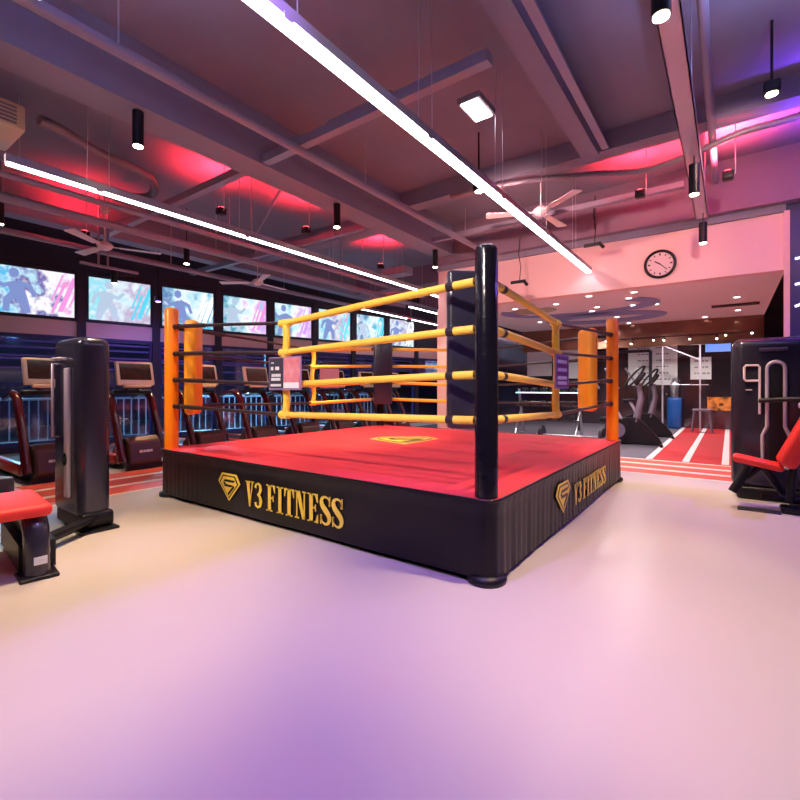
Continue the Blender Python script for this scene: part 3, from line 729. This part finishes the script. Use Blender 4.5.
b=MB(); b.box(-.30,-.05,0,.55,.05,.05); b.build('housing','alum',t); b=MB(); b.box(-.28,-.04,-.012,.53,.04,0); b.build('diffuser','led',t)
t=thing('ceiling_panel_light','small white lamp panel under the slab right of the bright LED line','light',(-2.05,4.3,4.02))
b=MB(); b.box(-.12,-.35,0,.12,.02,.06); b.build('housing','alum',t); b=MB(); b.box(-.09,-.33,-.012,.09,.0,0); b.build('diffuser','led',t)

def spot(name,loc,rgb,power,angle=70,blend=.6,target=None,size=.05):
    l=bpy.data.lights.new(name,'SPOT'); l.color=rgb; l.energy=power; l.spot_size=math.radians(angle); l.spot_blend=blend; l.shadow_soft_size=size
    o=bpy.data.objects.new(name,l); col.objects.link(o); o.location=loc
    tg_=Vector(target) if target else Vector((loc[0],loc[1],0)); d=tg_-Vector(loc)
    o.rotation_euler=d.to_track_quat('-Z','Y').to_euler()
    return o
WARM=(1,.70,.40)
def cyl_lamp(x,y,zb,h,ztop,label,power=110,rgb=WARM,angle=66):
    t=thing('cylinder_downlight',label,'downlight',(x,y,zb))
    b=MB(); b.tube([(0,0,.012),(0,0,h)],.05,20); b.build('housing','black',t)
    b=MB(); b.tube([(0,0,.004),(0,0,.011)],.042,16); b.build('lens','bulb',t)
    if ztop-zb-h>.01:
        b=MB(); b.tube([(0,0,h),(0,0,ztop-zb)],.008,6); b.build('stem','black',t)
    l=spot('downlight_beam',(x,y,zb-.01),rgb,power,angle,.7)
    l.parent=t; l.location=(0,0,-.01)
P=230
cyl_lamp(-4.60,2.06,3.55,.34,3.9,'large black cylinder downlight at upper left of the view, under the beam',P)
cyl_lamp(-4.60,4.79,3.55,.34,3.9,'black cylinder downlight under the beam above the middle of the ring',P*2.6,(1,.60,.30))
cyl_lamp(-4.60,7.50,3.55,.34,3.9,'black cylinder downlight under the beam near the navy corner pad',P)
cyl_lamp(-8.0,4.42,3.48,.30,ZC,'black cylinder downlight hanging left, between the second and third light boxes',P)
cyl_lamp(-8.2,1.85,3.50,.30,ZC,'black cylinder downlight hanging at the very left edge',P)
cyl_lamp(-8.6,3.46,3.03,.22,3.27,'small black cylinder downlight hanging under the left ceiling fan',30)
cyl_lamp(-.31,5.79,3.30,.33,3.72,'black cylinder downlight hanging from the tray at upper right',P*1.1)
cyl_lamp(-.31,7.75,3.28,.30,3.72,'black cylinder downlight in front of the pink wall right of the clock',P*.6)
cyl_lamp(-4.60,-1.0,3.55,.34,3.9,'cylinder downlight under the beam behind the viewpoint, left',P*.8)
cyl_lamp(-.31,2.9,3.30,.33,3.72,'cylinder downlight hanging from the tray to the right of the viewpoint',P*1.5,(1,.74,.46))
cyl_lamp(-3.3,.9,3.55,.34,ZC,'cylinder downlight above the floor in front of the ring, left',P*1.7,(1,.74,.40))

# cable tray along Y on the right with pipe beside it
t=thing('cable_tray','grey cable tray running to the back above the right cylinder downlights','cable tray',(-.33,0,3.72))
b=MB(); b.box(-.075,-3,0,.075,8.0,.012); b.box(-.075,-3,0,-.065,8.0,.10); b.box(.065,-3,0,.075,8.0,.10); b.build('channel','silvertrim',t)
for y in (1.5,4.5,7.0):
    b=MB(); b.tube([(-.07,y,.10),(-.07,y,ZC-3.72)],.006,5); b.tube([(.07,y,.10),(.07,y,ZC-3.72)],.006,5); b.build('hanger','steel',t)
b=MB(); b.tube([(-.17,-3,4.2),(-.17,7.95,4.2)],.04,10); b.build('ceiling_pipe','pipe',**tg('thin pipe right of the cable tray, glowing red from the ceiling light','pipe'))
pl=[(-6.35,-3,9.8,3.55,.035,'thin pipe just beyond the left LED line'),(-6.95,-3,12,3.50,.05,'middle pipe running above the treadmills'),
    (-7.35,-3,12,3.60,.035,'thin pipe running above the ceiling fans at left'),(-8.9,-3,12,3.62,.05,'outermost pipe running just above the light boxes'),(-3.9,-3,7.9,3.9,.05,'pipe crossing the ceiling above the middle of the ring')]
for x,y0,y1,z,r,l in pl:
    t=thing('ceiling_pipe',l,'pipe',(x,0,z),group=None)
    b=MB(); b.tube([(0,y0,0),(0,y1,0)],r,10); b.build('tube','pipe',t)
    for y in (1.6,4.6,7.4):
        b=MB(); b.tube([(0,y,r),(0,y,ZC-z)],.007,5); b.build('hanger','steel',t)
b=MB(); b.box(-8.9,3.42,3.92,-1.6,3.52,4.02); b.build('ceiling_rail','pipe',**tg('steel cross rail under the slab running from left to top centre','rail'))
b=MB(); b.box(-11.2,5.75,3.88,-4.9,5.85,3.98); b.build('ceiling_rail','pipe',**tg('steel cross rail under the slab beyond the first, over the treadmills','rail'))
b=MB(); b.box(-4.5,7.2,3.95,-.5,7.28,4.03); b.build('ceiling_rail','pipe',**tg('steel cross rail under the slab just before the pink wall','rail'))
b=MB(); b.box(-6.0,7.6,3.6,-5.4,7.9,3.75); b.build('ceiling_junction_box','pipe',**tg('flat metal junction box under the ceiling over the back of the ring','junction box'))
t=thing('lamp_track','short grey lamp track hanging under the left ceiling fan','lamp track',(-8.6,3.3,3.27))
b=MB(); b.box(-.025,-.35,0,.025,.55,.04); b.build('rail','pipe',t)
for y in (-.08,.06):
    b=MB(); b.tube([(.0,y,.04),(0,y,ZC-3.27)],.018,8); b.build('hanger','pipe',t)
b=MB(); b.box(-1.30,-3,4.22,-1.22,6.1,4.25); b.build('cable_conduit','pipe',**tg('flat cable conduit under the slab right of the bright LED line','conduit'))
b=MB(); b.box(-6.6,-3,3.78,-6.45,7.9,3.84); b.build('cable_conduit','pipe',**tg('flat cable tray under the slab beyond the left LED line','conduit'))
b=MB(); b.tube([(-5.6,4.6,4.3),(-4.95,3.9,4.05)],.03,8); b.tube([(-5.6,4.6,4.3),(-7.2,5.3,4.1)],.03,8); b.build('ceiling_brace','pipe',**tg('bent pipe brace under the red lit slab left of the beam','brace'))
# curved ribbed duct at upper left and at right
def duct(pts,r,label,name='flexible_duct',m='foil'):
    P_=[Vector(p) for p in pts]; out=[];rs=[]
    for i in range(len(P_)-1):
        for j in range(14):
            t=j/14; p0=P_[max(i-1,0)];p1=P_[i];p2=P_[i+1];p3=P_[min(i+2,len(P_)-1)]
            out.append(.5*(2*p1+(p2-p0)*t+(2*p0-5*p1+4*p2-p3)*t*t+(3*p1-p0-3*p2+p3)*t**3)); rs.append(r*(1.08 if j%2 else .94))
    b=MB(); b.tube(out,rs,14); return b.build(name,m,**tg(label,'duct'))
duct([(-6.0,1.68,4.12),(-6.05,1.9,4.12),(-6.2,2.3,4.1),(-6.4,3.0,4.1),(-6.85,3.25,4.05),(-7.1,3.0,4.0)],.055,'curved ribbed flexible duct under the slab at upper left')
duct([(-3.4,6.0,4.12),(-2.4,6.1,4.1),(-1.5,6.45,4.1),(-.9,6.62,4.05),(-.4,6.62,4.1),(.1,6.55,4.18),(.6,6.6,4.22),(1.4,6.4,4.25)],.04,'ribbed flexible conduit crossing under the red lit slab at upper right')
# AC outlet upper left
t=thing('air_outlet','pale louvred air outlet in the upper left corner','air vent',(-6.4,1.28,3.95))
b=MB(); b.rbox(-.35,-.30,0,.35,.30,.28,.03); b.build('housing','beige',t,bevel=0)
for q in range(5):
    b=MB(); b.box(.352,-.22,.05+q*.04,.362,.22,.07+q*.04); b.build('louvre','alum',t)
# fans
def make_fan():
    t=thing('ceiling_fan','','ceiling fan')
    b=MB(); b.tube([(0,0,.08),(0,0,.62)],.012,8); b.build('rod','fan',t)
    b=MB(); b.lathe([(0,.66),(.05,.66),(.065,.60),(.05,.55),(.02,.53)],16); b.build('canopy','fan',t)
    b=MB(); b.lathe([(0,.09),(.05,.085),(.10,.05),(.12,.02),(.10,-.02),(.06,-.05),(0,-.06)],20); b.build('motor','fan',t)
    for q in range(3):
        T=rotz(2*PI*q/3)@Matrix.Rotation(.12,4,'X')
        b=MB(); b.box(.09,-.02,.0,.22,.02,.012,0,T); b.prism([(.20,-.055),(.78,-.085),(.80,-.06),(.80,.06),(.78,.08),(.20,.055)],-.002,.010,0,T); b.build('blade','fan',t)
    return t
pf=make_fan()
for i,(p,r,l) in enumerate([((-2.27,6.69,3.84),1.477,'pink white three blade ceiling fan at upper right before the pink wall'),
                            ((-8.12,3.13,3.50),1.152,'pale three blade ceiling fan at left before a red glow'),
                            ((-8.15,6.07,3.47),1.675,'smaller looking three blade ceiling fan farther back over the treadmills')]):
    o=pf if i==0 else copy_tree(pf); o.location=p; o.rotation_euler=(0,0,r); o['label']=l; o['group']='white ceiling fans'
for (x,y,z,h) in [(-2.27,6.69,4.50,.0),(-8.12,3.13,4.16,.34),(-8.15,6.07,4.13,.37)]: pass
# extend the rods of the left fans to the slab through their own hangers
for (x,y,l) in [(-8.12,3.13,'slim steel drop rod above the left ceiling fan'),(-8.15,6.07,'slim steel drop rod above the farther left ceiling fan')]:
    b=MB(); b.tube([(x,y,4.13),(x,y,ZC)],.015,8); b.build('drop_rod','steel',**tg(l,'rod'))
# track spot brackets with cables in front of the pink wall
for (x,y,z,l) in [(-2.95,7.6,3.05,'small black track spotlight on a curly cable left of the pink wall centre'),(-1.75,7.7,3.5,'small black cable lamp hanging left of the clock')]:
    t=thing('track_spotlight',l,'spotlight',(x,y,z))
    b=MB(); b.tube([(0,0,.05),(.02,0,.3),(-.02,0,.5),(.01,0,.8),(0,0,3.76-z)],.008,6); b.build('cable','black',t)
    b=MB(); b.box(-.16,-.015,.0,.10,.015,.05); b.tube([(.08,0,.02),(.14,-.03,-.05)],.028,8); b.build('head','black',t)
# clock
t=thing('wall_clock','round dark rimmed wall clock on the pink header wall','clock',(-.89,8.195,3.18))
TC=Matrix(((1,0,0,0),(0,0,-1,0),(0,1,0,0),(0,0,0,1)))
b=MB(); b.tube([(.205*math.cos(2*PI*i/40),-.02,.205*math.sin(2*PI*i/40)) for i in range(41)],.022,8,caps=False); b.build('rim','black',t)
b=MB(); b.tube([(0,0,0),(0,-.012,0)],.20,36); b.build('face','clockface',t)
for q in range(12):
    b=MB(); T=TC@rotz(2*PI*q/12); b.box(-.006 if q%3 else -.010,.135,.012,.006 if q%3 else .010,.17,.016,0,T); b.build('hour_mark','black',t)
b=MB(); T=TC@rotz(math.radians(55)); b.box(-.009,-.02,.016,.009,.09,.020,0,T); b.build('hour_hand','black',t)
b=MB(); T=TC@rotz(math.radians(-135)); b.box(-.006,-.03,.020,.006,.14,.024,0,T); b.build('minute_hand','black',t)
# recessed downlights in the low ceiling
i=0
for (u,v) in [(515,309),(556,304),(592,311),(597,307),(589,296),(629,298),(634,292),(656,304),(633,305),(617,317),(652,314),(648,318),(629,323),(705,317),(737,297),(738,310),(776,315),(705,323),(460,309),(540,322),(575,318),(735,324)]:
    D=1.62*455/(387-v); l=(u-400)/455*D; x=-.5872*D+.8095*l; y=.8095*D+.5872*l
    if y>12.9 or x>.55: continue
    i+=1
    t=thing('recessed_downlight','small bright recessed downlight in the low ceiling behind the pink wall','downlight',(x,y,2.87),group='recessed downlights in the low ceiling')
    b=MB(); b.lathe([(.05,-.006),(.075,-.008),(.078,0)],16); b.build('rim','white',t)
    b=MB(); b.tube([(0,0,-.006),(0,0,-.001)],.052,14); b.build('lens','dot',t)
t=thing('ceiling_vent','long dark slot air vent in the low ceiling at back right','air vent',(.08,11.1,2.862))
b=MB(); b.box(-.38,-.15,-.008,.38,.15,.006); b.build('frame','brown',t)
for y in (-.09,-.03,.03,.09):
    b=MB(); b.box(-.34,y-.018,-.014,.34,y+.018,-.008); b.build('slat','black',t)
# neon strips on the navy wall at the right edge
for (x0,z0,x1,z1,l) in [(.72,2.35,1.4,2.62,'lowest slanted white violet light strip on navy wall at the right edge'),(.72,2.65,1.5,2.75,'middle white violet light strip on navy wall at the right edge'),(.72,3.0,1.5,3.1,'upper white violet light strip on navy wall at the right edge')]:
    b=MB(); b.tube([(x0,8.19,z0),(x1,8.19,z1)],.014,8); b.build('light_strip','neon',**tg(l,'light strip'))

# ------------------------------------------------------------ wash lamps (red, violet), with added lavender and pink fill
def wash(x,y,z,up,rgb,lens,power,label,target=None,angle=136):
    t=thing('wash_light',label,'stage light',(x,y,z))
    b=MB(); b.rbox(-.06,-.06,-.05,.06,.06,.05,.015); b.build('housing','black',t)
    if up:
        b=MB(); b.tube([(.06,0,0),(.075,0,.02),(.075,0,ZC-z+.01)],.006,6); b.build('stem','steel',t)
    s=1 if up else -1
    b=MB(); b.tube([(0,0,s*.051),(0,0,s*.058)],.045,14); b.build('lens',lens,t)
    if not up:
        b=MB(); b.tube([(0,0,.05),(0,0,ZC-z+.01)],.012,6); b.build('stem','black',t)
    tgt=target or (x,y,z+s)
    spot('wash_beam',(x,y,z+s*.07),rgb,power,angle,.8,tgt,.06)
RED=(1,.02,.035)
wash(-6.1,3.9,3.85,True,RED,'redlens',360,'red uplight lighting the slab above the left LED line, near')
wash(-5.7,5.2,3.85,True,RED,'redlens',330,'red uplight lighting the slab above the left LED line, second')
wash(-6.1,7.7,3.85,True,RED,'redlens',360,'red uplight lighting the slab over the back left of the ring')
wash(-8.55,3.0,3.75,True,RED,'redlens',170,'red uplight above the left ceiling fan')
wash(-1.0,7.0,3.9,True,RED,'redlens',330,'red uplight lighting the slab above the clock')
wash(-.02,6.9,3.85,True,(1,.08,.11),'redlens',520,'red uplight lighting the slab right of the cable tray')
wash(-8.0,11.5,3.3,True,RED,'redlens',200,'red uplight far back above the treadmills')
wash(-6.4,13.8,3.2,True,RED,'redlens',200,'red uplight far back past the pink pier')
wash(1.2,6.6,3.6,True,(.18,.05,1),'violetlens',420,'violet uplight in the upper right corner')
VIO=(.42,.20,1)
wash(-1.6,1.3,4.1,False,VIO,'violetlens',370,'violet wash lamp above the floor before the near ring corner',(-1.7,1.7,0),70)
wash(-.4,1.2,4.1,False,(.55,.25,.9),'violetlens',60,'magenta wash lamp above the viewpoint',None,95)
wash(2.2,6.8,3.9,False,(.3,.12,1),'violetlens',420,'violet wash lamp over the right weight machine',(.8,6.2,1.5),100)
wash(-9.2,4.5,3.0,False,(.25,.2,1),'violetlens',60,'violet wash lamp by the windows',(-10,4.5,1.2),140)  # added lamp, only there to light the blue bars on the glass

LAV=(.50,.52,1)  # colour of the uplights added to lift the dark ceiling
wash(-2.6,.6,3.5,True,LAV,'violetlens',330,'lavender uplight toward the slab in front of the ring, above the frame',None,150)
wash(.6,3.6,3.5,True,LAV,'violetlens',260,'lavender uplight toward the slab right of the viewpoint',None,150)
wash(-7.3,-.8,3.5,True,LAV,'violetlens',330,'lavender uplight toward the slab left of the viewpoint',None,150)
wash(-2.6,5.3,3.8,False,(1,.55,.50),'bulb',270,'pink wash lamp aimed at the left of the clock wall',(-2.6,8.2,3.2),110)  # this lamp and the next are added to brighten the header wall
wash(.3,5.2,3.9,False,(1,.55,.50),'bulb',210,'pink wash lamp aimed at the right of the clock wall',(-.3,8.2,3.1),90)
def fill_flood(x,y,z,rgb,power,target,angle,label):  # added fill light for the posts, ropes and skirt lettering
    t=thing('floodlight',label,'light',(x,y,z))
    b=MB(); b.rbox(-.09,-.05,-.06,.09,.05,.06,.015); b.build('housing','black',t)
    b=MB(); b.tube([(0,0,.06),(0,0,ZC-z+.01)],.012,6); b.build('stem','black',t)
    d=(Vector(target)-Vector((x,y,z))).normalized()
    b=MB(); b.tube([d*.10,d*.115],.05,14); b.build('lens','bulb',t)
    spot('flood_beam',tuple(Vector((x,y,z))+d*.13),rgb,power,angle,.8,target,.08)
fill_flood(-1.2,-.6,3.7,(1,.86,.74),520,(-2.9,4.6,.9),50,'warm floodlight behind the viewpoint aimed at the ring')
fill_flood(-5.6,-.6,3.7,(1,.80,.66),420,(-4.2,4.4,.9),55,'warm floodlight left of the viewpoint aimed at the ring')
def area(name,loc,size,rgb,power,target,sy=None):
    l=bpy.data.lights.new(name,'AREA'); l.color=rgb; l.energy=power; l.size=size
    if sy: l.shape='RECTANGLE'; l.size_y=sy
    o=bpy.data.objects.new(name,l); col.objects.link(o); o.location=loc
    o.rotation_euler=(Vector(target)-Vector(loc)).to_track_quat('-Z','Y').to_euler(); return o
# low ceiling downlights' light, and street light on the railing outside
for (x,y) in [(-3.6,10),(-1.6,10),(-2.6,12)]: spot('recessed_beam',(x,y,2.84),(1,.82,.80),200,172,.9)
for (x,y,l) in [(-3.6,14.6,'surface downlight on the low ceiling behind the bulkhead, left'),(-1.2,14.6,'surface downlight on the low ceiling above the red lanes'),(.0,14.8,'surface downlight on the low ceiling, far right')]:
    t=thing('surface_downlight',l,'downlight',(x,y,2.87))
    b=MB(); b.tube([(0,0,-.06),(0,0,0)],.06,16); b.build('housing','white',t); b=MB(); b.tube([(0,0,-.066),(0,0,-.061)],.05,14); b.build('lens','dot',t)
    spot('recessed_beam',(x,y,2.78),(1,.88,.85),120,168,.9)
for t_,pw in ((0.3,300),(4.6,1500),(8.8,500)):
    p=WT@Vector((t_,-2.2,2.4)); q=WT@Vector((t_,-.8,.6))
    spot('street_light',p,(.35,.9,1),pw,100,.6,q)

w=bpy.data.worlds.new('world'); sc.world=w; w.use_nodes=True
w.node_tree.nodes['Background'].inputs[0].default_value=(.05,.06,.16,1); w.node_tree.nodes['Background'].inputs[1].default_value=.15
sc.view_settings.view_transform='Standard'; sc.view_settings.look='None'; sc.view_settings.exposure=.3; sc.view_settings.gamma=1
